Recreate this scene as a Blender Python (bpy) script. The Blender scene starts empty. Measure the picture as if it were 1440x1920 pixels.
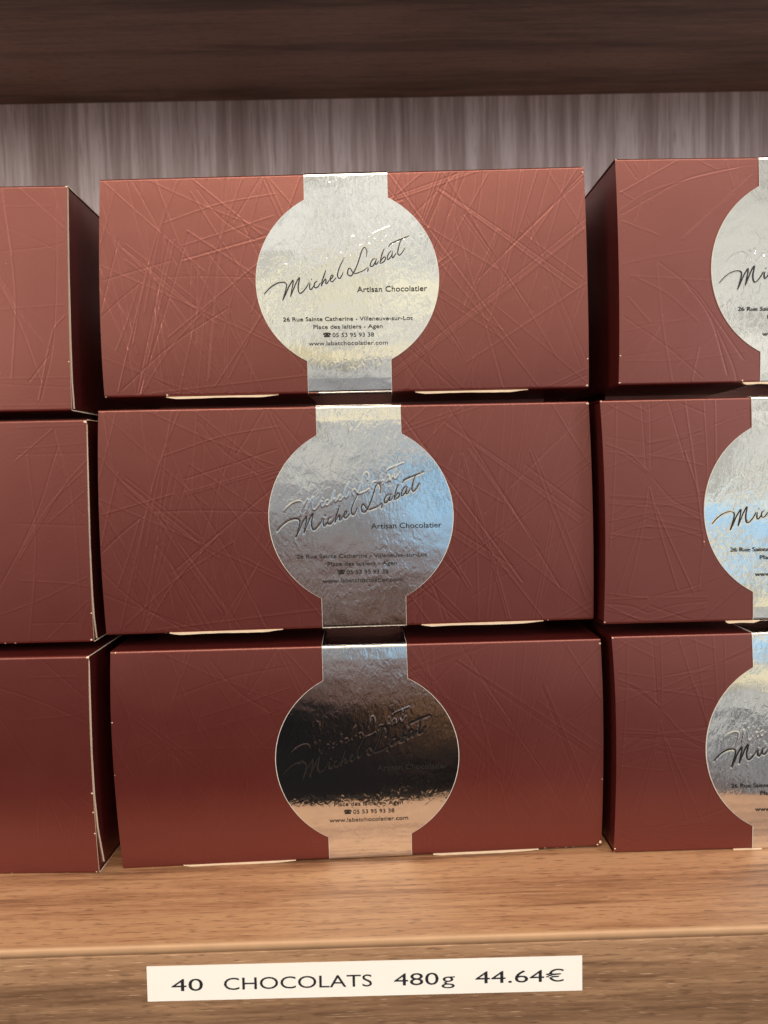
import bpy, math, random
import numpy as np
from mathutils import Matrix, Vector

scene = bpy.context.scene
COL = scene.collection

# ------------------------------------------------------------------ camera
cam_d = bpy.data.cameras.new('camera'); cam = bpy.data.objects.new('camera', cam_d); COL.objects.link(cam)
PSI, TH, RHO = math.radians(0.7612), math.radians(3.3866), math.radians(-1.3616)
fw = Vector((math.sin(PSI)*math.cos(TH), math.cos(PSI)*math.cos(TH), -math.sin(TH)))
rt = Vector((math.cos(PSI), -math.sin(PSI), 0)); up = rt.cross(fw)
r2 = rt*math.cos(RHO)+up*math.sin(RHO); u2 = -rt*math.sin(RHO)+up*math.cos(RHO)
m = Matrix((r2, u2, -fw)).transposed().to_4x4(); m.translation = (0.0056, -0.3135, 0.1626)
cam.matrix_world = m
cam_d.sensor_fit = 'VERTICAL'; cam_d.sensor_height = 36; cam_d.lens = 27.04
cam_d.clip_start = 0.01; cam_d.clip_end = 50
cam_d.dof.use_dof = True; cam_d.dof.focus_distance = 0.295; cam_d.dof.aperture_fstop = 15.0
scene.camera = cam

# ------------------------------------------------------------------ view + world (the lit shop in front of the shelf)
vs = scene.view_settings
vs.view_transform = 'Standard'; vs.look = 'None'; vs.exposure = 0.0; vs.gamma = 1.0; vs.use_curve_mapping = False
world = bpy.data.worlds.new('World'); scene.world = world; world.use_nodes = True
wn, wl = world.node_tree.nodes, world.node_tree.links
wn.clear()
def N(nodes, t, **kw):
    n = nodes.new(t)
    for k, v in kw.items(): setattr(n, k, v)
    return n
def M(nodes, links, op, a, b=None, c=None, clamp=False):
    n = nodes.new('ShaderNodeMath'); n.operation = op; n.use_clamp = clamp
    for i, x in enumerate((a, b, c)):
        if x is None: continue
        if isinstance(x, (int, float)): n.inputs[i].default_value = x
        else: links.new(x, n.inputs[i])
    return n.outputs[0]
def ramp(nodes, links, fac, stops, interp='LINEAR'):
    n = nodes.new('ShaderNodeValToRGB'); n.color_ramp.interpolation = interp
    e = n.color_ramp.elements
    while len(e) > 1: e.remove(e[-1])
    e[0].position, e[0].color = stops[0][0], (*stops[0][1], 1)
    for p, c in stops[1:]:
        x = e.new(p); x.color = (*c, 1)
    links.new(fac, n.inputs[0]); return n.outputs[0]
def mix(nodes, links, fac, a, b, mode='MIX'):
    n = nodes.new('ShaderNodeMix'); n.data_type = 'RGBA'; n.blend_type = mode
    for s, x in ((0, fac), (6, a), (7, b)):
        if isinstance(x, (int, float)): n.inputs[s].default_value = x
        elif isinstance(x, tuple): n.inputs[s].default_value = (*x, 1) if len(x) == 3 else x
        else: links.new(x, n.inputs[s])
    return n.outputs[2]

tc = N(wn, 'ShaderNodeTexCoord'); sep = N(wn, 'ShaderNodeSeparateXYZ'); wl.new(tc.outputs['Generated'], sep.inputs[0])
W_ = lambda op, a, b=None, c=None, clamp=False: M(wn, wl, op, a, b, c, clamp)
el = W_('MULTIPLY', W_('ARCSINE', sep.outputs[2]), 57.2958)
az = W_('MULTIPLY', W_('ARCTAN2', sep.outputs[0], W_('MULTIPLY', sep.outputs[1], -1.0)), 57.2958)
nz = N(wn, 'ShaderNodeTexNoise'); nz.inputs['Scale'].default_value = 5.0; nz.inputs['Detail'].default_value = 3
wl.new(tc.outputs['Generated'], nz.inputs['Vector'])
nv = W_('MULTIPLY', W_('SUBTRACT', nz.outputs[0], 0.5), 7.0)
side = W_('MULTIPLY', W_('SUBTRACT', az, 11.0), 1/10.0, clamp=True)
ee = W_('ADD', W_('ADD', el, nv), W_('MULTIPLY', side, 17.0))
fac = W_('MULTIPLY', W_('ADD', ee, 70.0), 1/130.0, clamp=True)      # -70..60 deg
P = lambda d: (d+70)/130.0
base = ramp(wn, wl, fac, [(P(-60), (.34, .27, .22)), (P(-40), (.30, .24, .20)), (P(-31), (.012, .010, .010)), (P(-14), (.012, .011, .012)), (P(-12), (.13, .075, .062)),
    (P(-7), (.21, .16, .155)), (P(-4.5), (.27, .255, .26)), (P(0.5), (.36, .36, .37)), (P(2.8), (.66, .65, .60)),
    (P(4.6), (.34, .36, .41)), (P(6.6), (.64, .64, .62)), (P(8.2), (1.1, .94, .60)), (P(9.6), (.74, .71, .63)), (P(13), (.84, .81, .72)), (P(14.3), (1.08, 1.0, .72)), (P(16), (.72, .70, .65)), (P(21), (.90, .88, .82)), (P(35), (.62, .60, .55)), (P(60), (.5, .47, .42))])
# daylight coming from the shop window, low and to the right
def band(x, c, w):   # smooth bump
    t = W_('DIVIDE', W_('SUBTRACT', x, c), w)
    return W_('POWER', 2.718, W_('MULTIPLY', W_('MULTIPLY', t, t), -1.0))
blue = W_('ADD', W_('MULTIPLY', band(ee, -1.8, 3.0), band(az, 7.5, 3.6)), W_('MULTIPLY', band(el, -4.0, 2.6), band(az, 25.0, 7.0)), clamp=True)
c1 = mix(wn, wl, blue, base, (.40, .69, .98))
yel = W_('MULTIPLY', band(ee, 7.0, 2.0), W_('MULTIPLY', W_('ADD', band(az, -7.0, 6.0), band(az, 24.0, 6.0)), 0.75, clamp=True))
brown = W_('MULTIPLY', band(el, -15.5, 4.5), band(az, 7.5, 4.5))
c1 = mix(wn, wl, W_('MULTIPLY', brown, .8), c1, (.17, .085, .045))
c2 = mix(wn, wl, yel, c1, (1.0, .86, .52))
nz2 = N(wn, 'ShaderNodeTexNoise'); nz2.inputs['Scale'].default_value = 17.0; nz2.inputs['Detail'].default_value = 3; nz2.inputs['Distortion'].default_value = .6
wl.new(tc.outputs['Generated'], nz2.inputs['Vector'])
shop = ramp(wn, wl, nz2.outputs[0], [(.36, (.50, .48, .44)), (.47, (.95, .94, .92)), (.60, (1.12, 1.10, 1.04))])
c2 = mix(wn, wl, 1.0, c2, shop, 'MULTIPLY')
bg = N(wn, 'ShaderNodeBackground'); bg.inputs[1].default_value = 1.0
wl.new(c2, bg.inputs[0]); wo = N(wn, 'ShaderNodeOutputWorld'); wl.new(bg.outputs[0], wo.inputs[0])

def area(name, loc, target, sx, sy, power, color):
    d = bpy.data.lights.new(name, 'AREA'); d.shape = 'RECTANGLE'; d.size = sx; d.size_y = sy; d.energy = power; d.color = color
    o = bpy.data.objects.new(name, d); COL.objects.link(o); o.location = loc
    o.rotation_euler = (Vector(target)-Vector(loc)).to_track_quat('-Z', 'Y').to_euler(); return o
area('ceiling_lamp', (-0.35, -1.5, 1.55), (0, 0, 0.1), 1.2, 0.8, 20, (1.0, .80, .60))
area('ceiling_lamp', (0.75, -1.4, 1.6), (0.05, 0, 0.1), 1.0, 0.8, 15, (1.0, .84, .68))
area('fill_lamp_left', (-1.5, -1.1, 0.62), (0, .1, 0.2), 0.5, 0.35, 15, (1.0, .86, .74))  # added fill from the left, lifts the back panel and the embossed relief
area('fill_lamp_right', (1.9, -1.3, 0.62), (0, .1, 0.2), 0.5, 0.5, 20, (.78, .86, 1.0))  # added cool fill from the right, kept out of the foil's reflections

# ------------------------------------------------------------------ materials
def material(name):
    mt = bpy.data.materials.new(name); mt.use_nodes = True
    n, l = mt.node_tree.nodes, mt.node_tree.links
    return mt, n, l, n['Principled BSDF']
def noise(n, l, vec, scale, detail=3, rough=.5, dist=0):
    x = N(n, 'ShaderNodeTexNoise'); x.inputs['Scale'].default_value = scale; x.inputs['Detail'].default_value = detail
    x.inputs['Roughness'].default_value = rough; x.inputs['Distortion'].default_value = dist
    l.new(vec, x.inputs['Vector']); return x.outputs[0]
def mapping(n, l, scale, rot=(0, 0, 0), loc=(0, 0, 0)):
    t = N(n, 'ShaderNodeTexCoord'); mp = N(n, 'ShaderNodeMapping'); mp.inputs['Scale'].default_value = scale
    mp.inputs['Rotation'].default_value = rot; mp.inputs['Location'].default_value = loc
    l.new(t.outputs['Object'], mp.inputs['Vector']); return mp.outputs[0]
def bump(n, l, h, strength, dist, normal=None):
    b = N(n, 'ShaderNodeBump'); b.inputs['Strength'].default_value = strength; b.inputs['Distance'].default_value = dist
    l.new(h, b.inputs['Height'])
    if normal is not None: l.new(normal, b.inputs['Normal'])
    return b.outputs[0]

def carton_material():
    mt, n, l, b = material('maroon_card')
    v = mapping(n, l, (1, 1, 1))
    big = noise(n, l, v, 14, 2)
    col = mix(n, l, big, (.045, .0040, .0040), (.054, .0054, .0050))
    sp = noise(n, l, v, 900, 2)
    l.new(col, b.inputs['Base Color'])
    b.inputs['Roughness'].default_value = .36
    rr = M(n, l, 'MULTIPLY_ADD', noise(n, l, v, 45, 3), .08, .30); l.new(rr, b.inputs['Roughness'])
    b.inputs['IOR'].default_value = 1.44
    f1 = bump(n, l, sp, .5, .00004)
    f2 = bump(n, l, big, .6, .0012, f1)
    l.new(f2, b.inputs['Normal'])
    # pearlescent varnish: a soft tinted sheen over the printed card
    g = N(n, 'ShaderNodeBsdfGlossy'); g.inputs['Color'].default_value = (.150, .053, .042, 1); l.new(M(n, l, 'ADD', rr, .02), g.inputs['Roughness']); l.new(f2, g.inputs['Normal'])
    ad = N(n, 'ShaderNodeAddShader'); l.new(b.outputs[0], ad.inputs[0]); l.new(g.outputs[0], ad.inputs[1])
    l.new(ad.outputs[0], n['Material Output'].inputs['Surface']); return mt
CARD = carton_material()
def plain(name, col, rough=.6, metal=0.0, vary=.15, scale=300):
    mt, n, l, b = material(name); v = mapping(n, l, (1, 1, 1)); f = noise(n, l, v, scale, 3)
    lo = tuple(c*(1-vary) for c in col); hi = tuple(min(1, c*(1+vary)) for c in col)
    l.new(mix(n, l, f, lo, hi), b.inputs['Base Color']); b.inputs['Roughness'].default_value = rough
    b.inputs['Metallic'].default_value = metal; return mt
RAW = plain('raw_cardboard', (.72, .58, .42), .8)
INK = plain('dark_print', (.012, .011, .010), .4, 0)
LABEL_INK = plain('label_print', (.012, .013, .02), .5)
PAPER = plain('label_paper', (.85, .84, .79), .55, 0, .03, 60)

def foil_material():
    mt, n, l, b = material('silver_foil')
    b.inputs['Metallic'].default_value = 1.0
    v = mapping(n, l, (1, 1, 1)); vs_ = mapping(n, l, (1.0, 1.0, 0.55), (0, math.radians(12), 0))
    tint = noise(n, l, v, 22, 2)
    l.new(mix(n, l, tint, (.90, .88, .84), (.86, .89, .93)), b.inputs['Base Color'])
    b.inputs['Roughness'].default_value = .075
    crn = noise(n, l, vs_, 560, 2, .5, .8); fine = noise(n, l, v, 1500, 1)
    patch = noise(n, l, v, 38, 2)
    amp = M(n, l, 'MAXIMUM', M(n, l, 'MULTIPLY_ADD', patch, 2.4, -.70, clamp=True), .12)
    h = M(n, l, 'ADD', M(n, l, 'MULTIPLY', crn, amp), M(n, l, 'MULTIPLY', fine, .05))
    big = noise(n, l, v, 60, 2)
    b1 = bump(n, l, big, .4, .0005)
    b2 = bump(n, l, h, .75, .00015, b1)
    l.new(b2, b.inputs['Normal'])
    return mt
FOIL = foil_material()

def wood_material(name, dark, mid, light, axis, scale=1.0, rough=.45, gloss_var=.1, fleck=0.0):
    mt, n, l, b = material(name)
    s = {'x': (3.2, 42, 42), 'z': (85, 85, 2.5)}[axis]
    s2 = {'x': (24, 420, 420), 'z': (260, 260, 8)}[axis]
    s3 = {'x': (150, 950, 950), 'z': (900, 900, 45)}[axis]
    v1 = mapping(n, l, tuple(a*scale for a in s), (0, 0, 0), (3.1, 1.7, 5.2)); v2 = mapping(n, l, tuple(a*scale for a in s2)); v3 = mapping(n, l, tuple(a*scale for a in s3))
    a = noise(n, l, v1, 1.0, 4, .55, .8); c = noise(n, l, v2, 1.0, 8, .7, .3); d = noise(n, l, v3, 1.0, 2, .5)
    f = M(n, l, 'ADD', M(n, l, 'MULTIPLY', a, .55), M(n, l, 'MULTIPLY', c, .45))
    col = ramp(n, l, f, [(.39, dark), (.48, mid), (.57, light)])
    pore = M(n, l, 'MULTIPLY', M(n, l, 'SUBTRACT', .44, d, clamp=True), 7.0, clamp=True)
    col = mix(n, l, M(n, l, 'MULTIPLY', pore, .65), col, dark)
    if fleck:
        v4 = mapping(n, l, (130, 2400, 2400) if axis == 'x' else (1500, 1500, 75), (0, 0, 0), (9, 4, 2)); g = noise(n, l, v4, 1.0, 1, .5)
        fl = M(n, l, 'MULTIPLY', M(n, l, 'SUBTRACT', g, .645, clamp=True), 9.0, clamp=True)
        col = mix(n, l, M(n, l, 'MULTIPLY', fl, fleck), col, (.80, .55, .36))
    l.new(col, b.inputs['Base Color'])
    l.new(M(n, l, 'MULTIPLY_ADD', c, gloss_var, rough), b.inputs['Roughness'])
    l.new(bump(n, l, d, .25, .00025), b.inputs['Normal']); return mt
WOOD_TOP = wood_material('walnut_shelf_laminate', (.15, .072, .036), (.34, .176, .090), (.49, .28, .148), 'x', fleck=.35)
WOOD_EDGE = wood_material('walnut_edge_laminate', (.12, .060, .031), (.245, .135, .073), (.36, .21, .115), 'x', fleck=.5)
WOOD_UNDER = wood_material('shade_toned_laminate', (.095, .055, .038), (.17, .10, .072), (.25, .155, .11), 'x')  # laminate colour darkened to carry the shade under the upper board
WOOD_BACK = wood_material('grey_brown_back_laminate', (.42, .32, .305), (.60, .485, .475), (.84, .73, .73), 'z', rough=.35)
ARRIS = plain('pale_edge_laminate', (.49, .30, .17), .5, 0, .15, 120)

# ------------------------------------------------------------------ mesh helpers
def link(name, me, parent=None):
    o = bpy.data.objects.new(name, me); COL.objects.link(o)
    if parent is not None: o.parent = parent
    return o
def grid_faces(R, C, off=0, flip=False):
    i = np.arange(R-1)[:, None]*C+np.arange(C-1)[None, :]+off
    q = np.stack([i, i+1, i+C+1, i+C], -1).reshape(-1, 4)
    return q[:, ::-1] if flip else q
def np_mesh(name, V, F, mats, matidx=None, smooth=True):
    V = np.asarray(V, dtype=np.float32).reshape(-1, 3); F = np.asarray(F, dtype=np.int32)
    me = bpy.data.meshes.new(name); me.vertices.add(len(V)); me.vertices.foreach_set('co', V.ravel())
    k = F.shape[1]; me.loops.add(F.size); me.loops.foreach_set('vertex_index', F.ravel())
    me.polygons.add(len(F)); me.polygons.foreach_set('loop_start', np.arange(len(F), dtype=np.int32)*k)
    for mt in mats: me.materials.append(mt)
    if matidx is not None: me.polygons.foreach_set('material_index', np.asarray(matidx, dtype=np.int32))
    me.update(calc_edges=True); me.validate()
    me.polygons.foreach_set('use_smooth', np.full(len(me.polygons), smooth)); me.update(); return me
def box_part(name, lo, hi, mat, parent, bevel=0.0):
    x0, y0, z0 = lo; x1, y1, z1 = hi
    V = [(x0, y0, z0), (x1, y0, z0), (x1, y1, z0), (x0, y1, z0), (x0, y0, z1), (x1, y0, z1), (x1, y1, z1), (x0, y1, z1)]
    F = [(3, 2, 1, 0), (4, 5, 6, 7), (0, 1, 5, 4), (1, 2, 6, 5), (2, 3, 7, 6), (3, 0, 4, 7)]
    o = link(name, np_mesh(name, V, F, [mat], smooth=False), parent)
    if bevel:
        bm = o.modifiers.new('bevel', 'BEVEL'); bm.width = bevel; bm.segments = 3
    return o
def tag(o, label, cat, group=None):
    o['label'] = label; o['category'] = cat
    if group: o['group'] = group

# ------------------------------------------------------------------ the shelf unit
S = 0.05756
unit = bpy.data.objects.new('display_shelf', None); COL.objects.link(unit); unit.location = (0, 0, -0.04)
tag(unit, 'walnut laminate display shelf with shade-toned upper board and grey brown back panel', 'shelf')
box_part('shelf_board', (-1.0, -S+.0016, 0.0), (1.0, .200, .040), WOOD_TOP, unit)
# the front band: a rounded light arris, then the darker band
def front_band(name, z0, z1, mat, proud, parent, rr=.0009):
    pr = [(-S+.0015, z1), (-S+.0012, z1)]
    for k in range(7):
        a = math.pi/2*k/6; pr.append((-S-proud+rr-rr*math.sin(a), z1-rr+rr*math.cos(a)))
    pr += [(-S-proud, z0), (-S+.0015, z0)]
    pr = np.array(pr); V = np.array([[(x, p[0], p[1]) for p in pr] for x in (-1.0, 1.0)])
    me = np_mesh(name, V, grid_faces(2, len(pr), flip=True), [mat]); return link(name, me, parent)
front_band('edge_lipping', .0374, .0402, ARRIS, .0, unit)
front_band('edge_band', -.022, .0373, WOOD_EDGE, .0004, unit, .0004)
box_part('back_panel', (-1.0, .200, -.02), (1.0, .212, .52), WOOD_BACK, unit)
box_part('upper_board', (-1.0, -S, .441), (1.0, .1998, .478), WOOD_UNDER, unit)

# ------------------------------------------------------------------ handwriting of the brand, in mm from the centre of the silver disc
STROKES = [[[-34.29,-5.18],[-32.47,-3.19],[-30.24,-1.47],[-28.04,-0.58],[-26.14,-0.49],[-25.21,-1.06],[-25.11,-2.29],[-25.57,-4.19],[-26.18,-6.08],[-26.78,-7.98]],[[-26.78,-7.98],[-25.47,-5.28],[-24.16,-2.31],[-22.87,-0.3],[-22.36,0.37],[-22.5,-1.54],[-22.98,-3.71],[-23.55,-6.42]],[[-23.55,-6.42],[-22.43,-3.72],[-21.26,-1.02],[-19.83,1.39],[-19.93,0.03],[-20.35,-2.14],[-20.27,-4.05],[-19.62,-5.16],[-18.37,-4.38],[-16.68,-2.24],[-16.09,-0.89]],[[-15.41,-0.9],[-15.72,-2.26],[-15.49,-3.63],[-14.8,-3.38],[-13.81,-2.04]],[[-14.96,0.59],[-14.8,0.31]],[[-12.53,-0.3],[-13.51,-0.95],[-13.82,-2.31],[-13.3,-3.01],[-12.33,-2.62],[-11.19,-1.01]],[[-8.99,4.12],[-9.6,2.22],[-10.49,-0.21],[-10.96,-2.39]],[[-10.96,-2.39],[-9.95,-0.5],[-9.1,0.44],[-8.93,-0.25],[-9.08,-1.34],[-8.47,-1.22],[-7.62,-0.01]],[[-7.62,-0.01],[-6.5,0.78],[-5.93,1.86],[-6.61,1.87],[-7.19,0.52],[-6.82,-0.58],[-6.0,-0.46],[-4.72,1.01]],[[-1.5,8.43],[-2.66,6.42],[-3.68,3.99],[-4.15,2.09],[-3.77,0.85],[-3.1,0.69],[-2.38,1.77],[-1.8,3.12]],[[7.83,9.2],[8.19,11.1],[7.77,12.71],[7.02,13.05],[6.07,11.81],[5.24,9.29],[4.25,6.46],[2.95,3.63],[1.52,1.61],[0.31,1.98],[0.05,3.43],[0.69,4.68],[1.44,4.33],[2.17,3.02],[3.22,2.5],[4.76,2.92],[6.62,3.65],[8.33,4.86]],[[8.63,4.69],[8.28,3.1]],[[11.63,8.41],[10.55,8.14],[9.59,6.57],[9.56,5.3],[10.48,5.42],[11.59,7.14],[12.08,8.4]],[[11.92,8.08],[11.57,6.18],[12.19,6.31],[12.98,7.4]],[[15.39,12.43],[14.59,10.86],[13.92,8.65],[13.41,6.43]],[[13.41,6.43],[14.21,8.0],[15.15,8.92],[15.76,8.58],[15.27,7.32],[14.18,6.56],[13.41,6.43]],[[18.27,11.52],[17.17,10.44],[16.53,8.87],[16.66,7.9],[17.43,8.36],[18.38,9.76],[18.72,11.19]],[[18.65,10.87],[18.51,8.79],[19.13,8.93],[20.24,10.65]],[[22.65,16.31],[21.85,14.75],[21.19,12.53],[20.85,10.63],[21.28,9.65],[22.21,10.1],[23.95,12.59]],[[17.09,13.16],[17.87,14.25],[19.72,15.14],[21.88,16.02],[23.88,16.75],[25.73,17.48]]]
def smooth_curve(pts, sub=6):
    p = np.array(pts, float)
    if len(p) < 3:
        t = np.linspace(0, 1, sub)[:, None]; return p[0]*(1-t)+p[-1]*t
    q = np.vstack([2*p[0]-p[1], p, 2*p[-1]-p[-2]]); out = []
    for i in range(1, len(q)-2):
        for t in np.arange(sub)/sub:
            a, b, c, d = q[i-1], q[i], q[i+1], q[i+2]
            out.append(.5*((2*b)+(-a+c)*t+(2*a-5*b+4*c-d)*t*t+(-a+3*b-3*c+d)*t**3))
    out.append(p[-1]); return np.array(out)
CURVES = [smooth_curve(s) for s in STROKES]
def blind(p):   # the blind-embossed second copy, smaller and higher
    return (np.array(p)-np.array([-34.32, -5.15]))*.815+np.array([-31.3, 3.0])

# ---- raised lines on the card: segment chains in mm on the front panel
def cv(pts, s, ox, oy, L, T, k=4.58, kv=4.53):   # crop pixels -> mm from left / up
    return [((ox+x/s-L)/k, 91.0-(oy+y/s-T)/kv) for x, y in pts]
A_ = lambda P_: cv(P_, 2.88, 0, 300, 189, 336)
def _straight(p):      # long, almost straight strokes through the traced end points
    p = np.array(p, float); a, b = p[0], p[-1]; d = b-a; m_ = (a+b)/2; mid = p[len(p)//2] if len(p) > 2 else m_
    t = ((mid-a)@d)/(d@d); dev = (mid-(a+t*d))*.45
    return [tuple(a-d*.12-dev*.3), tuple(m_+dev), tuple(b+d*.12-dev*.3)]
LINES_A = [_straight(A_(p)) for p in [
 [(555,110),(800,330),(1050,560)], [(1030,100),(1380,390)], [(1060,420),(1380,640)], [(550,570),(700,620),(1050,800),(1440,1000)],
 [(540,330),(640,470),(820,630)], [(545,420),(640,680),(700,900),(710,1260)], [(640,110),(590,340),(545,480)], [(720,110),(850,330),(940,520)],
 [(770,170),(840,520),(870,1250)], [(930,170),(840,550),(800,760)], [(1070,100),(1040,300),(1020,700),(1030,900)], [(1130,110),(1080,300),(1060,900)],
 [(800,110),(1060,250),(1400,380)], [(1100,200),(1180,340),(1350,430)], [(1240,110),(1250,400),(1270,600),(1310,1000)], [(1200,200),(1240,380),(1170,900)],
 [(1040,560),(1180,800),(1300,1000),(1370,1200)], [(890,640),(1200,636),(1380,655)], [(750,700),(690,900),(640,1000)], [(780,700),(700,1000),(640,1200)],
 [(560,840),(640,760),(750,680)], [(550,950),(700,1150),(900,1240)], [(1180,850),(960,950),(700,1200)], [(880,850),(1060,1240)], [(850,900),(1020,1250)],
 [(1100,1250),(1000,1050),(870,860)], [(1440,830),(1180,1200)], [(545,1070),(740,1160),(1100,1300)], [(560,720),(760,1180)], [(1000,500),(880,900),(740,1260)],
 [(700,140),(800,560),(1000,1260)], [(860,150),(1100,760),(1200,1260)], [(1330,100),(1100,640),(960,1260)], [(1420,120),(1290,320)], [(950,330),(1200,230),(1440,215)],
 [(1040,460),(1250,400),(1440,340)], [(540,200),(700,560),(860,1240)], [(980,100),(780,560),(740,900)], [(1150,560),(1060,1240)], [(1250,850),(1380,1260)],
 [(1080,250),(1260,560),(1440,780)], [(600,640),(900,560)], [(820,620),(1100,1000),(1250,1250)], [(640,470),(560,780)], [(1300,900),(1440,980)],
 [(760,1260),(900,1000),(1120,820)], [(1160,870),(1240,1260)], [(540,560),(600,740),(700,860)]]]
B_ = lambda P_: cv(P_, 3.6, 1040, 260, 1157, 296, 4.65, 4.62)
LINES_R2 = [B_(p) for p in [
 [(450,355),(840,150)], [(445,470),(700,330),(1350,180)], [(445,500),(900,270),(1350,180)], [(860,670),(1220,380)], [(890,640),(1350,250)], [(450,350),(530,400)],
 [(650,140),(590,400),(540,540)], [(480,140),(560,260)], [(550,150),(575,210)], [(970,140),(1110,210)], [(450,830),(650,790),(1000,740)], [(500,910),(1050,950)],
 [(540,920),(760,1040),(960,1220)], [(480,1050),(630,1220)], [(700,820),(930,1000),(1060,1170),(1280,1480)], [(880,960),(1050,1200),(1170,1580)],
 [(450,1240),(700,1220),(1060,1210)], [(450,1280),(800,1220),(1060,1150)], [(450,1400),(640,1260),(1040,880)], [(450,1450),(970,1390)], [(450,1480),(870,1480),(1300,1430)],
 [(680,830),(720,1250),(790,1640)], [(450,1180),(740,1380),(1000,1600)], [(970,1400),(920,1640)], [(680,1640),(960,1400)], [(800,1540),(1000,1400),(1180,1180)],
 [(1060,1200),(1200,1500),(1240,1640)], [(650,150),(655,420)], [(1170,140),(1220,330)], [(1260,140),(1240,320)], [(455,545),(700,640)], [(480,1620),(700,1250)], [(1380,1520),(1200,1640)]]]
D_ = lambda P_: cv(P_, 3.6, 1040, 720, 1129, 750, 4.65, 4.62)
_half = [[(430,130),(350,1100)], [(345,350),(620,400)], [(600,110),(610,560)], [(345,560),(460,520),(625,480)], [(420,450),(520,520),(620,600)], [(350,745),(625,770)],
 [(350,800),(625,830)], [(360,880),(500,790),(600,640)], [(350,920),(620,870)], [(355,1000),(640,900)], [(360,1040),(500,980),(640,960)], [(350,1005),(500,1030),(640,1045)],
 [(590,840),(540,1000),(400,1420)], [(620,700),(570,1000),(480,1400)], [(345,1410),(500,1435),(620,1450)], [(340,1450),(620,1445)], [(340,1480),(500,1500),(620,1550)],
 [(340,1520),(540,1580),(620,1600)], [(330,210),(450,140)], [(380,140),(620,265)], [(345,450),(620,500)], [(345,400),(500,470),(625,590)], [(350,770),(625,790)],
 [(350,1500),(620,1620)], [(420,1600),(620,1500)], [(500,120),(620,180)], [(350,940),(500,830),(625,810)]]
_mir = [[(625+(625-x)*1.38, y) for x, y in p] for p in _half]
_ext = [[(625,400),(1010,320),(1300,230)], [(880,460),(970,750)], [(1020,100),(1030,700),(970,1400)], [(1100,100),(1090,700)], [(780,120),(880,500)], [(625,480),(1000,330),(1300,190)],
 [(900,760),(1010,730)], [(625,1445),(1000,1360),(1150,1300)], [(900,1400),(1200,1280)], [(1000,1600),(1260,1380)], [(850,1620),(1090,1230)], [(1110,270),(1300,200)]]
LINES_D = [D_(p) for p in _half+_mir+_ext]
G_ = lambda P_: [(200-(372-x)/2.88/4.55, 91.0-(300+y/2.88-347)/4.6) for x, y in P_]
LINES_L = [G_(p) for p in [[(-600,160),(0,335),(350,490)], [(110,140),(350,360)], [(30,140),(90,700),(60,1160)], [(0,480),(250,460),(350,440)], [(0,600),(230,960),(370,1120)], [(30,670),(180,900),(350,1060)],
 [(310,140),(310,600),(280,1000),(210,1280)], [(0,790),(350,770)], [(0,1130),(190,1290)], [(0,1160),(370,1160)], [(0,1305),(370,1310)], [(350,830),(280,930),(200,1280)], [(285,140),(350,330)],
 [(50,245),(300,245)], [(160,790),(350,950)], [(0,1190),(370,1215)], [(30,140),(80,500)], [(150,1180),(260,1040)], [(-300,140),(60,760),(220,1200)]]]

def rand_lines(rng, x0, x1, n, curvy=.012):
    out = []
    for _ in range(n):
        cx, cy = rng.uniform(x0, x1), rng.uniform(2, 89); a = rng.choice([rng.gauss(1.5, .2), rng.gauss(-1.2, .25), rng.gauss(1.2, .25), rng.gauss(-.9, .2), rng.gauss(.5, .3)])
        L = rng.uniform(35, 120)/2; dx, dy = math.cos(a)*L, math.sin(a)*L; k = rng.uniform(-curvy, curvy)*L
        out.append([(cx-dx, cy-dy), (cx-math.sin(a)*k, cy+math.cos(a)*k), (cx+dx, cy+dy)])
        if rng.random() < .35:      # many lines run as close, slowly parting pairs
            s = rng.uniform(.8, 1.8); q = rng.uniform(-.6, 2.2); nx, ny = -math.sin(a), math.cos(a)
            out.append([(cx-dx+nx*s, cy-dy+ny*s), (cx+nx*(s+q/2+k), cy+ny*(s+q/2+k)), (cx+dx+nx*(s+q), cy+dy+ny*(s+q))])
    return out
_rng = random.Random(5)
PAT_A = LINES_A+rand_lines(_rng, 118, 200, 58)+rand_lines(_rng, 55, 120, 20)+rand_lines(_rng, 5, 70, 14)
PAT_R2 = LINES_R2+rand_lines(_rng, 110, 155, 10)
PAT_D = LINES_D+rand_lines(_rng, 110, 155, 10)
PAT_L = LINES_L+rand_lines(_rng, 0, 130, 40)
def line_height(pattern, X, Y, sigma, amp, seed):
    """height field (mm) of all raised lines on the grid X (cols), Y (rows)"""
    H = np.zeros((len(Y), len(X)), np.float32); rg = random.Random(seed)
    for pts in pattern:
        c = smooth_curve(pts, 5) if len(pts) > 2 else np.array(pts, float)
        dd = c[-1]-c[0]; a = amp*rg.uniform(.7, 1.1)*(.5+.5*abs(dd[1])/max(1e-6, float(np.hypot(*dd))))*rg.choice([1, 1, -1]); sg = sigma*rg.uniform(.8, 1.25)
        loc = {}
        lo, hi = c.min(0)-1.6, c.max(0)+1.6
        i0, i1 = np.searchsorted(X, lo[0]), np.searchsorted(X, hi[0]); j0, j1 = np.searchsorted(Y, lo[1]), np.searchsorted(Y, hi[1])
        if i1 <= i0 or j1 <= j0: continue
        gx, gy = np.meshgrid(X[i0:i1], Y[j0:j1]); D = np.full(gx.shape, 1e9)
        for p, q in zip(c[:-1], c[1:]):
            d = q-p; L2 = max(d@d, 1e-9); t = np.clip(((gx-p[0])*d[0]+(gy-p[1])*d[1])/L2, 0, 1)
            D = np.minimum(D, (gx-p[0]-t*d[0])**2+(gy-p[1]-t*d[1])**2)
        H[j0:j1, i0:i1] += a*np.exp(-D/(2*sg*sg))
    return np.clip(H, -1.15*amp, 1.15*amp)

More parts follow.
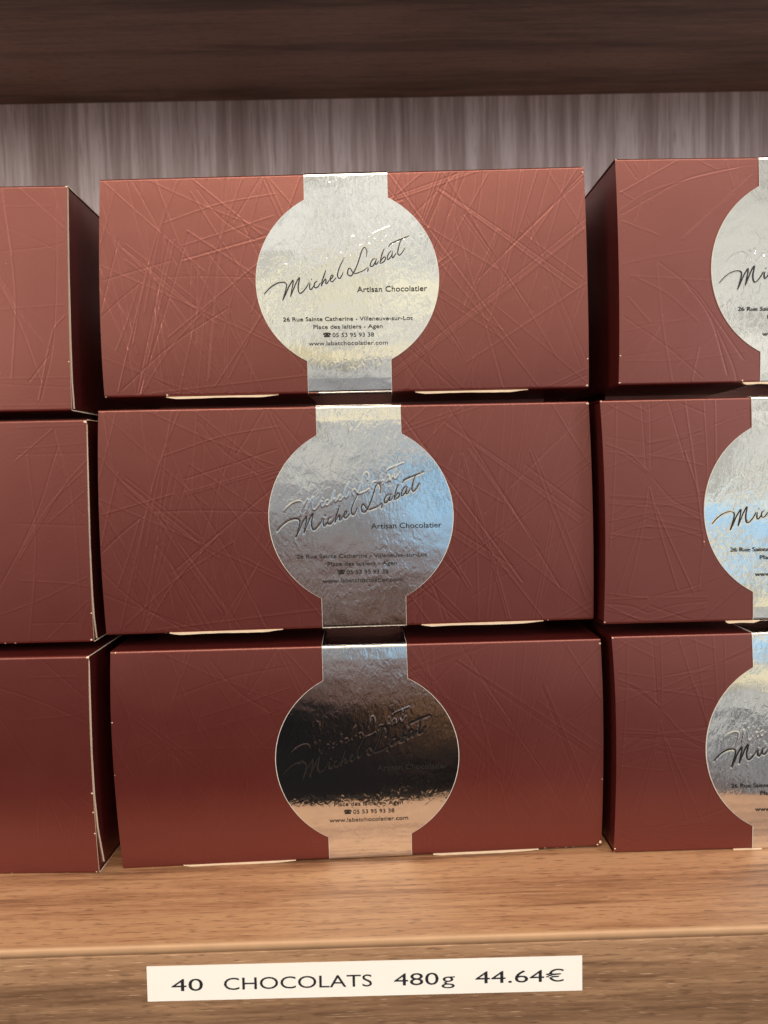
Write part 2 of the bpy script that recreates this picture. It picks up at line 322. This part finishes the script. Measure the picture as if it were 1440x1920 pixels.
# ------------------------------------------------------------------ one carton's shape
T_FOLD = 0.9
class Shape:
    """front panel coordinates in mm: u from the left, v from the bottom, out = mm in front of the panel"""
    def __init__(s, W, H, lean, tilt, off, bowL, bowR, curve):
        s.W, s.H, s.lean, s.tilt, s.off, s.bowL, s.bowR = W, H, lean, tilt, off, bowL, bowR
        vs_ = np.linspace(-2, H+2, 400); tl = np.interp(vs_, [c[0] for c in curve], [c[1] for c in curve])
        D = np.concatenate([[0], np.cumsum(np.tan(np.radians((tl[1:]+tl[:-1])/2))*np.diff(vs_))])
        s.cv, s.cD = vs_, D-D.min()
    def bulge(s, v): return np.interp(v, s.cv, s.cD)
    def pos(s, u, v, depth):
        """depth: mm behind the front surface"""
        a, b = u/s.W, np.clip(v/s.H, 0, 1); o = s.off
        f = lambda k: (o[0][0][k]*(1-a)+o[0][1][k]*a)*(1-b)+(o[1][0][k]*(1-a)+o[1][1][k]*a)*b
        fade = np.clip(1-depth/60, 0, 1)
        bow = 4*b*(1-b)*(s.bowL*np.clip(1-a*2.2, 0, 1)+s.bowR*np.clip(a*2.2-1.2, 0, 1))
        x = u-s.W/2+(f(0)+bow)*fade; z = v+f(1)*fade
        y = depth+s.bulge(v)*fade
        return np.stack([(x-s.tilt*z)/1000, (y+s.lean*z)/1000, (z+s.tilt*x)/1000], -1)
def path(H, D, off=0.0, nfront=None, lo=0.0):
    """cross-section of the wrap: list of (v, depth), from the top's back to the bottom's back"""
    r = T_FOLD+off; t = T_FOLD; p = [(H+off, d) for d in (D, D*.6, D*.3, 6, 2)]
    for k in range(6):
        a = math.pi/2*k/5; p.append((H-t+r*math.cos(a), t-r*math.sin(a)))
    front = np.linspace(H-t, t, nfront)[1:-1]; i0 = len(p)
    p += [(v, -off) for v in front]; i1 = len(p)
    for k in range(6):
        a = math.pi/2*k/5; p.append((t-r*math.sin(a), t-r*math.cos(a)))
    p += [(-off, d) for d in (2, 6, D*.3, D*.6, D)]
    return np.array(p), i0, i1
DEPTH = 118.0
RCX = 45.9

def make_sleeve(sh, pattern, amp, seed, parent, rim_mat, step=.22):
    nx, ny = int(sh.W/step), int(sh.H/step)
    X = np.linspace(0, sh.W, nx); p, i0, i1 = path(sh.H, DEPTH, 0, ny)
    Hf = line_height(pattern, X, p[i0:i1, 0][::-1], .205, amp*.64, seed)[::-1]
    edge = np.clip(np.minimum(p[i0:i1, 0], sh.H-p[i0:i1, 0])/1.5, 0, 1)[:, None]*np.clip(np.minimum(X, sh.W-X)/.6, 0, 1)[None]
    dep = np.repeat(p[:, 1][:, None], nx, 1); dep[i0:i1] -= Hf*edge
    V = sh.pos(X[None].repeat(len(p), 0), p[:, 0][:, None].repeat(nx, 1), dep)
    F = [grid_faces(len(p), nx, 0, True)]; mi = [np.zeros(len(F[0]), int)]; VV = [V.reshape(-1, 3)]; off = V.size//3
    # rims: the cut edge of the card at both ends
    pin = np.array([(np.clip(v, .45, sh.H-.45), max(d, .45)) for v, d in p])
    for side, u in ((0, 0.0), (1, sh.W)):
        a = V[:, 0 if side == 0 else -1]; b = sh.pos(np.full(len(pin), u), pin[:, 0], pin[:, 1])
        q = np.stack([a, b], 1).reshape(-1, 3); f = grid_faces(len(p), 2, off, side == 0)
        VV.append(q); F.append(f); mi.append(np.ones(len(f), int)); off += len(q)
    # back panel
    v4 = sh.pos(np.array([0, sh.W, sh.W, 0.]), np.array([0, 0, sh.H, sh.H]), np.full(4, DEPTH)); VV.append(v4)
    F.append(np.array([[off+3, off+2, off+1, off]])); mi.append(np.zeros(1, int))
    me = np_mesh('sleeve', np.vstack(VV), np.vstack(F), [CARD, rim_mat], np.concatenate(mi))
    return link('sleeve', me, parent)
def make_end(sh, right, parent):
    u = sh.W-.35 if right else .35
    vv = np.linspace(.8, sh.H-.8, 24); dd = np.array([.8, 3, 20, 60, DEPTH-.5])
    V = sh.pos(np.full((24, 5), u), vv[:, None].repeat(5, 1), dd[None].repeat(24, 0))
    return link('end_panel', np_mesh('end_panel', V, grid_faces(24, 5, 0, not right), [CARD]), parent)

# foil: script pressed in, blind copy raised
def raster_script():
    s = .1; n = 800; H = np.zeros((n, n), np.float32)
    def splat(c, r, a, soft):
        d = np.vstack([np.linspace(p, q, max(2, int(np.hypot(*(q-p))/.06))) for p, q in zip(c[:-1], c[1:])])
        k = int((r+3*soft)/s)+1
        for x, y in d:
            i, j = int((x+40)/s), int((y+40)/s)
            ii = np.arange(max(0, i-k), min(n, i+k+1)); jj = np.arange(max(0, j-k), min(n, j+k+1))
            dist = np.hypot(ii[None]*s-40-x, jj[:, None]*s-40-y)
            g = a*np.exp(-np.maximum(dist-r, 0)**2/(2*soft*soft)); w = H[jj[0]:jj[-1]+1, ii[0]:ii[-1]+1]
            if a > 0: np.maximum(w, g, out=w)
            else: np.minimum(w, g, out=w)
    for c in CURVES: splat(blind(c), .10, .06, .12)
    for c in CURVES: splat(c, .20, -.05, .15)
    return H
SCRIPT_H = raster_script()
def foil_hw(v, R=37.6, hw=17.3):
    d = v-RCX
    return np.where(np.abs(d) < R, np.maximum(hw, np.sqrt(np.maximum(R*R-d*d, 0))), hw)
def make_band(sh, uc, parent, dv=0.0, seed=0):
    p, i0, i1 = path(sh.H, DEPTH-4, .30, 300); nc = 300
    hw = foil_hw(p[:, 0]-dv); hw[:i0] = 17.3; hw[i1:] = 17.3
    t = np.linspace(-1, 1, nc); U = uc+t[None]*hw[:, None]; Vv = p[:, 0][:, None].repeat(nc, 1); dep = p[:, 1][:, None].repeat(nc, 1).copy()
    lx, ly = U[i0:i1]-uc, Vv[i0:i1]-RCX-dv
    fi, fj = np.clip((lx+40)/.1, 0, 798.9), np.clip((ly+40)/.1, 0, 798.9); a, b = fi.astype(int), fj.astype(int); fa, fb = fi-a, fj-b
    h = SCRIPT_H[b, a]*(1-fa)*(1-fb)+SCRIPT_H[b, a+1]*fa*(1-fb)+SCRIPT_H[b+1, a]*(1-fa)*fb+SCRIPT_H[b+1, a+1]*fa*fb
    rg = np.random.RandomState(seed)      # gentle buckling of the stiff foil
    w = np.zeros_like(h)
    for _ in range(5):
        kx, ky, ph = rg.uniform(-.10, .10), rg.uniform(-.16, .16), rg.uniform(0, 6.28); w += .045*np.sin(kx*lx+ky*ly+ph)
    e = np.clip(np.minimum(Vv[i0:i1], sh.H-Vv[i0:i1])/6, 0, 1)
    dep[i0:i1] -= h+(w+.1)*e
    P3 = sh.pos(U, Vv, dep)
    F = [grid_faces(len(p), nc, 0, True)]; fi_ = np.zeros((len(p)-1, nc-1), int); fi_[:, 0] = 1; fi_[:, -1] = 1; mi = [fi_.ravel()]; VV = [P3.reshape(-1, 3)]; off = P3.size//3
    nin = p.copy(); 
    pin = np.array([(min(max(v, .05), sh.H-.05), max(d, .02)) for v, d in p])
    for side in (0, 1):
        uu = U[:, 0 if side == 0 else -1]; a_ = P3[:, 0 if side == 0 else -1]; b_ = sh.pos(uu, pin[:, 0], pin[:, 1])
        q = np.stack([a_, b_], 1).reshape(-1, 3); f = grid_faces(len(p), 2, off, side == 0)
        VV.append(q); F.append(f); mi.append(np.ones(len(f), int)); off += len(q)
    return link('foil_band', np_mesh('foil_band', np.vstack(VV), np.vstack(F), [FOIL, RAW_WHITE], np.concatenate(mi)), parent)
RAW_WHITE = plain('white_paper_edge', (.62, .60, .55), .6)

_text_cache = {}
def text_tris(s, mat_name):
    if s in _text_cache: return _text_cache[s]
    cu = bpy.data.curves.new('t', 'FONT'); cu.body = s; cu.size = 1; cu.offset = (.006 if len(s) > 10 and s != 'CHOCOLATS' else 0.0); cu.resolution_u = 4
    ob = bpy.data.objects.new('t', cu); COL.objects.link(ob); bpy.context.view_layer.update()
    me = bpy.data.meshes.new_from_object(ob.evaluated_get(bpy.context.evaluated_depsgraph_get())); me.calc_loop_triangles()
    V = np.array([v.co[:2] for v in me.vertices]); F = np.array([t.vertices[:] for t in me.loop_triangles])
    bpy.data.objects.remove(ob); bpy.data.curves.remove(cu); bpy.data.meshes.remove(me)
    _text_cache[s] = (V, F); return V, F
PHONE = ([(-2.1, 1.3), (-2.0, 2.0), (-1.2, 2.45), (0, 2.55), (1.2, 2.45), (2.0, 2.0), (2.1, 1.3), (1.15, 1.2), (1.0, 1.75), (-1.0, 1.75), (-1.15, 1.2)],
         [(-1.75, 0), (1.75, 0), (1.55, .75), (.7, 1.35), (.7, 1.6), (-.7, 1.6), (-.7, 1.35), (-1.55, .75)])
def place(V, x0, x1, y0, y1, cap):     # fit a text to a baseline from (x0,y0) to (x1,y1), cap height in mm
    lo, hi = V[:, 0].min(), V[:, 0].max(); k = (x1-x0)/(hi-lo); t = V[:, 0]-lo
    return np.stack([x0+t*k, y0+t*k*(y1-y0)/(x1-x0)+V[:, 1]*cap/.729], -1)
LINES_TXT = [('Artisan Chocolatier', 3.8, 32.6, -5.25, -5.4, 2.35), ('26 Rue Sainte Catherine - Villeneuve-sur-Lot', -26.8, 26.4, -16.7, -17.25, 1.75),
    ('Place des laitiers - Agen', -14.45, 14.0, -20.1, -20.35, 1.75), ('05 53 95 93 38', -6.7, 10.4, -23.65, -23.75, 1.75), ('www.labatchocolatier.com', -16.6, 16.0, -26.95, -27.2, 1.75)]
def ribbon(c, w0, w1):
    t = np.gradient(c, axis=0); t /= np.maximum(np.linalg.norm(t, axis=1, keepdims=True), 1e-9); n = np.stack([-t[:, 1], t[:, 0]], -1)
    k = np.linspace(0, 1, len(c)); pen = .75+.45*np.abs(t[:, 1])          # down strokes are heavier
    w = (w0*np.sin(np.pi*np.clip(k*.86+.07, 0, 1))**.4*pen)[:, None]/2
    return np.stack([c-n*w, c+n*w], 1).reshape(-1, 2), grid_faces(len(c), 2)
def lettering_mesh(sh, uc, dv, out):
    Vs, Fs, off = [], [], 0
    def add(V, F):
        nonlocal off
        Vs.append(V); Fs.append(F+off); off += len(V)
    for s, x0, x1, y0, y1, cap in LINES_TXT:
        V, F = text_tris(s, ''); add(place(V, x0, x1, y0, y1, cap), F)
    for poly in PHONE:
        q = np.array(poly)*np.array([.78, .72])+np.array([-8.95, -23.6]); me = bpy.data.meshes.new('q')
        me.from_pydata([(a, b, 0) for a, b in q], [], [list(range(len(q)))]); me.calc_loop_triangles()
        add(q, np.array([t.vertices[:] for t in me.loop_triangles])); bpy.data.meshes.remove(me)
    V = np.vstack(Vs); F = np.vstack(Fs)
    return V, F
def make_lettering(sh, uc, parent, dv=0.0, tdv=0.0):
    V, F = lettering_mesh(sh, uc, dv, 0)
    def on_foil(V, out): return sh.pos(V[:, 0]+uc, V[:, 1]+RCX+dv+tdv, np.full(len(V), -.30-out))
    o1 = link('printed_address', np_mesh('printed_address', on_foil(V, .42), F, [INK]), parent)
    Vs, Fs, off = [], [], 0
    for c in CURVES:
        v, f = ribbon(c, .36, .3); Vs.append(v); Fs.append(f+off); off += len(v)
    o2 = link('script_lettering', np_mesh('script_lettering', on_foil(np.vstack(Vs), .30), np.vstack(Fs), [INK]), parent)
    return o1, o2

def sliver(sh, u0, u1, vlev, parent, th=.75, seed=0):
    rg = random.Random(seed); n = 24; V = []
    for i in range(n):
        t = i/(n-1); u = u0+(u1-u0)*t; e = min(1, t/.07, (1-t)/.16)
        h = th*e*(.85+.15*math.sin(9*t+seed))+.03; jog = rg.uniform(-.04, .04)
        for dv, dp in ((0.25, .35), (.10, -.30), (-h+jog, -.22), (-h+jog, .9)):
            V.append(sh.pos(np.array([u]), np.array([0.0]), np.array([dp]))[0]+np.array([0, 0, (dv+vlev)/1000]))
    return link('tuck_flap', np_mesh('tuck_flap', V, grid_faces(n, 4, 0, True), [RAW], smooth=False), parent)
def scuffs(sh, spots, parent):
    Vs, Fs, off = [], [], 0; rg = random.Random(int(spots[0][0]*7+spots[0][1]*13))
    for u, v, r in spots:
        n = 7; c = [(u, v)]+[(u+r*rg.uniform(.5, 1.2)*math.cos(6.283*k/n), v+r*rg.uniform(.4, 1.0)*math.sin(6.283*k/n)) for k in range(n)]
        c = np.array(c); dep = np.full(len(c), -.10); dep[0] = -.22
        vv = np.clip(c[:, 1], .05, sh.H-.05)
        fold = np.where(vv < T_FOLD, T_FOLD-np.sqrt(np.maximum(T_FOLD**2-(T_FOLD-vv)**2, 0)), np.where(vv > sh.H-T_FOLD, T_FOLD-np.sqrt(np.maximum(T_FOLD**2-(vv-sh.H+T_FOLD)**2, 0)), 0))
        Vs.append(sh.pos(np.clip(c[:, 0], -.1, sh.W+.1), vv, dep+fold))
        Fs.append(np.array([[0, 1+k, 1+(k+1) % n] for k in range(n)])+off); off += n+1
    return link('worn_spot', np_mesh('worn_spot', np.vstack(Vs), np.vstack(Fs), [RAW]), parent)
def end_flap(sh, parent, pts):
    """raw card edge of the glued end flap, standing a little off the end panel; pts = (v, depth)"""
    V = []
    for v, d in pts:
        for du, dd in ((-.2, 0), (.3, 0), (.3, .4), (-.2, .4)):
            V.append(sh.pos(np.array([sh.W+du-.2]), np.array([float(v)]), np.array([d+dd]))[0])
    return link('end_flap', np_mesh('end_flap', V, grid_faces(len(pts), 4), [RAW], smooth=False), parent)
def base_tray(sh, parent, gap):
    """the sagging bottom panel that rests on the box below"""
    x0, x1 = -sh.W/2+9, sh.W/2-9
    return box_part('bottom_panel', (x0/1000, .045, -gap/1000), (x1/1000, (DEPTH-6)/1000, .0006), CARD, parent)

FLAT = [(0, 0), (91, 0)]
C_UP = [(0, .2), (30, .3), (60, 1.4), (80, 4.6), (91, 5.5)]
BOX = dict(
 C2=dict(p=(-.0045, .0082, .1925), yaw=-.0193, lean=.0149, tilt=-.0009, W=200, off=[[[-.89, 1.29], [.6, .78]], [[.85, -.53], [-.57, -.07]]], bow=(-1.0, .3), pat=PAT_A, amp=.085, uc=101.6, dv=1.0, curve=[(0, -3.5), (14, -1.5), (30, 0), (91, .5)]),
 C1=dict(p=(-.0045, .0008, .0964), yaw=.0195, lean=.0045, tilt=.0002, W=200, off=[[[-.3, -.06], [.6, .36]], [[.27, .51], [-.55, -.06]]], bow=(-1.2, .7), pat=PAT_A, amp=.085, uc=105.0, dv=0, curve=[(0, -.4), (40, 0), (70, .4), (91, 1.2)]),
 C0=dict(p=(-.0018, -.0026, 0), yaw=.0255, lean=-.0188, tilt=0, W=200, off=[[[.86, .05], [-.4, .94]], [[-.62, -.7], [.17, -1.88]]], bow=(-1.2, .8), pat=PAT_A[8:], amp=.06, uc=102.4, dv=-2.6, curve=C_UP),
 L2=dict(p=(-.2167, .0065, .1888), yaw=.0028, lean=.0087, tilt=-.0033, W=200, off=[[[-1.01, .1]]*2, [[.98, .01]]*2], bow=(0, -.4), pat=PAT_L, amp=.06, uc=101, dv=0, curve=FLAT),
 L1=dict(p=(-.2096, -.0012, .0941), yaw=.0008, lean=.0036, tilt=-.0024, W=200, off=[[[-.43, -.07]]*2, [[.4, -.52]]*2], bow=(0, -.6), pat=[[(x, 91-y) for x, y in q] for q in PAT_L], amp=.055, uc=101, dv=0, curve=FLAT),
 L0=dict(p=(-.2097, -.0041, 0), yaw=-.037, lean=-.0099, tilt=0, W=200, off=[[[-.01, .02]]*2, [[-.05, -1.34]]*2], bow=(0, -.9), pat=PAT_L, amp=.06, uc=101, dv=0, curve=[(0, 0), (50, 0), (91, 1.5)]),
 R2=dict(p=(.206-.0225, .001, .1922), yaw=.0111, lean=.0072, tilt=-.0023, W=155, off=[[[.5, .94]]*2, [[-.5, .12]]*2], bow=(.7, 0), pat=PAT_R2, amp=.075, uc=75.5, dv=0, curve=[(0, -2), (30, 0), (91, .6)]),
 R1=dict(p=(.198-.0225, -.0041, .0956), yaw=-.0023, lean=.0016, tilt=-.001, W=155, off=[[[.35, .33]]*2, [[-.36, .4]]*2], bow=(1.3, 0), pat=PAT_D, amp=.085, uc=78.5, dv=-.5, curve=[(0, 0), (45, .5), (91, 1.2)]),
 R0=dict(p=(.2017-.0225, -.0046, 0), yaw=.0001, lean=-.0082, tilt=0, W=155, off=[[[-.16, .16]]*2, [[.16, -.29]]*2], bow=(1.3, 0), pat=PAT_D, amp=.07, uc=75.2, dv=-2.5, curve=C_UP))
LABELS = dict(
 C2='wide maroon box with cream silver disc, topmost of the middle stack',
 C1='wide maroon box with grey blue silver disc in the middle of the centre stack',
 C0='wide maroon box whose silver disc mirrors black and wood, bottom of the centre stack',
 L2='topmost box of the left stack with a pale worn right edge',
 L1='middle box of the left stack with one long pale cut edge',
 L0='bottom box of the left stack with frayed corner flap standing on the shelf',
 R2='topmost box of the right stack with white silver disc and dark left end',
 R1='middle box of the right stack with blue and yellow sheen on its disc',
 R0='bottom box of the right stack with yellow and tan sheen on its disc')
SCUFF = dict(
 C2=[(26, .6, .5), (199.6, 91, .5), (199.4, 88.5, .45), (199.5, 12, .35), (0.6, .3, .4), (199.3, 1, .6)],
 C1=[(199.6, 90, .6), (26, .3, .5), (24, .1, .3), (181, .4, .35)],
 C0=[(199.5, 2, .9), (198.4, .8, .5), (12, .2, .3), (25, .5, .45), (176, .3, .4), (181, .2, .3), (185, .3, .35), (188, .2, .4), (199.6, 30, .25), (199.7, 89, .6), (.4, 62, .4), (2, 90.6, .4), (.4, 40, .2)],
 L2=[(199.7, 90.5, .7), (199.5, 20, .35), (161, .3, .4), (175, 60, .18)],
 L1=[(199.5, 90, .8), (199.6, 12, .4), (164, .3, .35), (168, .2, .5), (199, 1, .5)],
 L0=[(199.5, 90.5, .8), (199.6, 34, .5), (199.5, 26, .4), (199.6, 17, .4), (187, .2, .35), (199, .6, .4), (164, .3, .4)],
 R2=[(.4, 90.7, .35), (.5, 12, .4), (.4, 1, .4), (51, 1.0, .4)], R1=[(.5, 90.6, .4), (.4, 1, .35), (41, 33, .3)], R0=[(.4, 90.4, .4), (.6, 2, .4), (.3, .3, .4)])
TABS = dict(C2=[(25.4, 72, -.3), (128.5, 175, -.3)], C1=[(25.4, 71.5, .1), (128.4, 179, .1)], C0=[(25, 71.2, .2), (128.6, 173.3, -.1)], R2=[(51, 64, .1)], R1=[(50, 64, 0)], R0=[(50, 62, 0)])
ENDF = dict(L2=[(90, .6), (60, 1.0), (30, 1.4), (12, 1.8), (1, 3.0)], L1=[(89, .4), (40, .9), (20, 1.2), (10, 1.8), (.8, 3.6)], L0=[(89, .4), (50, 1.0), (33, 1.2), (18, 2.4), (8, 4.4), (2, 5.6)])
for i, k in enumerate(BOX):
    b = BOX[k]; sh = Shape(b['W'], 91.09, b['lean'], b['tilt'], b['off'], *b['bow'], b['curve'])
    root = bpy.data.objects.new('chocolate_box', None); COL.objects.link(root); root.location = b['p']; root.rotation_euler = (0, 0, b['yaw'])
    tag(root, LABELS[k], 'box', 'maroon chocolate boxes stacked on the shelf')
    make_sleeve(sh, b['pat'], b['amp'], i, root, RAW if k[0] == 'L' else CARD)
    make_end(sh, False, root); make_end(sh, True, root)
    fb = make_band(sh, b['uc'], root, b['dv'], i)
    make_lettering(sh, b['uc'], fb, b['dv'])
    for j, (u0, u1, vl) in enumerate(TABS.get(k, [])): sliver(sh, u0, u1, vl, root, .5 if k == 'C0' else .75, i+j)
    for q_ in SCUFF[k]: scuffs(sh, [q_], root)
    if k in ENDF: end_flap(sh, root, ENDF[k])
    if k[1] != '0': base_tray(sh, root, 4.6 if k[0] == 'C' else 3.4)

# ------------------------------------------------------------------ price label on the shelf front
pl = bpy.data.objects.new('price_label', None); COL.objects.link(pl); pl.location = (-.0012, -S-.00045, -.01345); pl.rotation_euler = (0, math.radians(.42), 0)
tag(pl, 'cream paper strip with black printed weight and price stuck to the shelf front edge', 'label')
box_part('paper_strip', (-.0750, -.00018, -.00625), (.0750, 0, .00625), PAPER, pl)
TX = [('40', -67.9, -57.1), ('CHOCOLATS', -49.9, 1.0), ('480', 8.6, 24.0), ('g', 25.0, 29.6), ('44.64\u20ac', 36.7, 67.5)]
Vs, Fs, off = [], [], 0
for s, x0, x1 in TX:
    V, F = text_tris(s, ''); q = place(V, x0+1.2, x1+1.2, -2.75, -2.75, 4.55); Vs.append(q); Fs.append(F+off); off += len(q)
q = np.vstack(Vs); V3 = np.stack([q[:, 0], np.full(len(q), -.24), q[:, 1]], -1)/1000
link('printed_price', np_mesh('printed_price', V3, np.vstack(Fs), [LABEL_INK], smooth=False), pl)
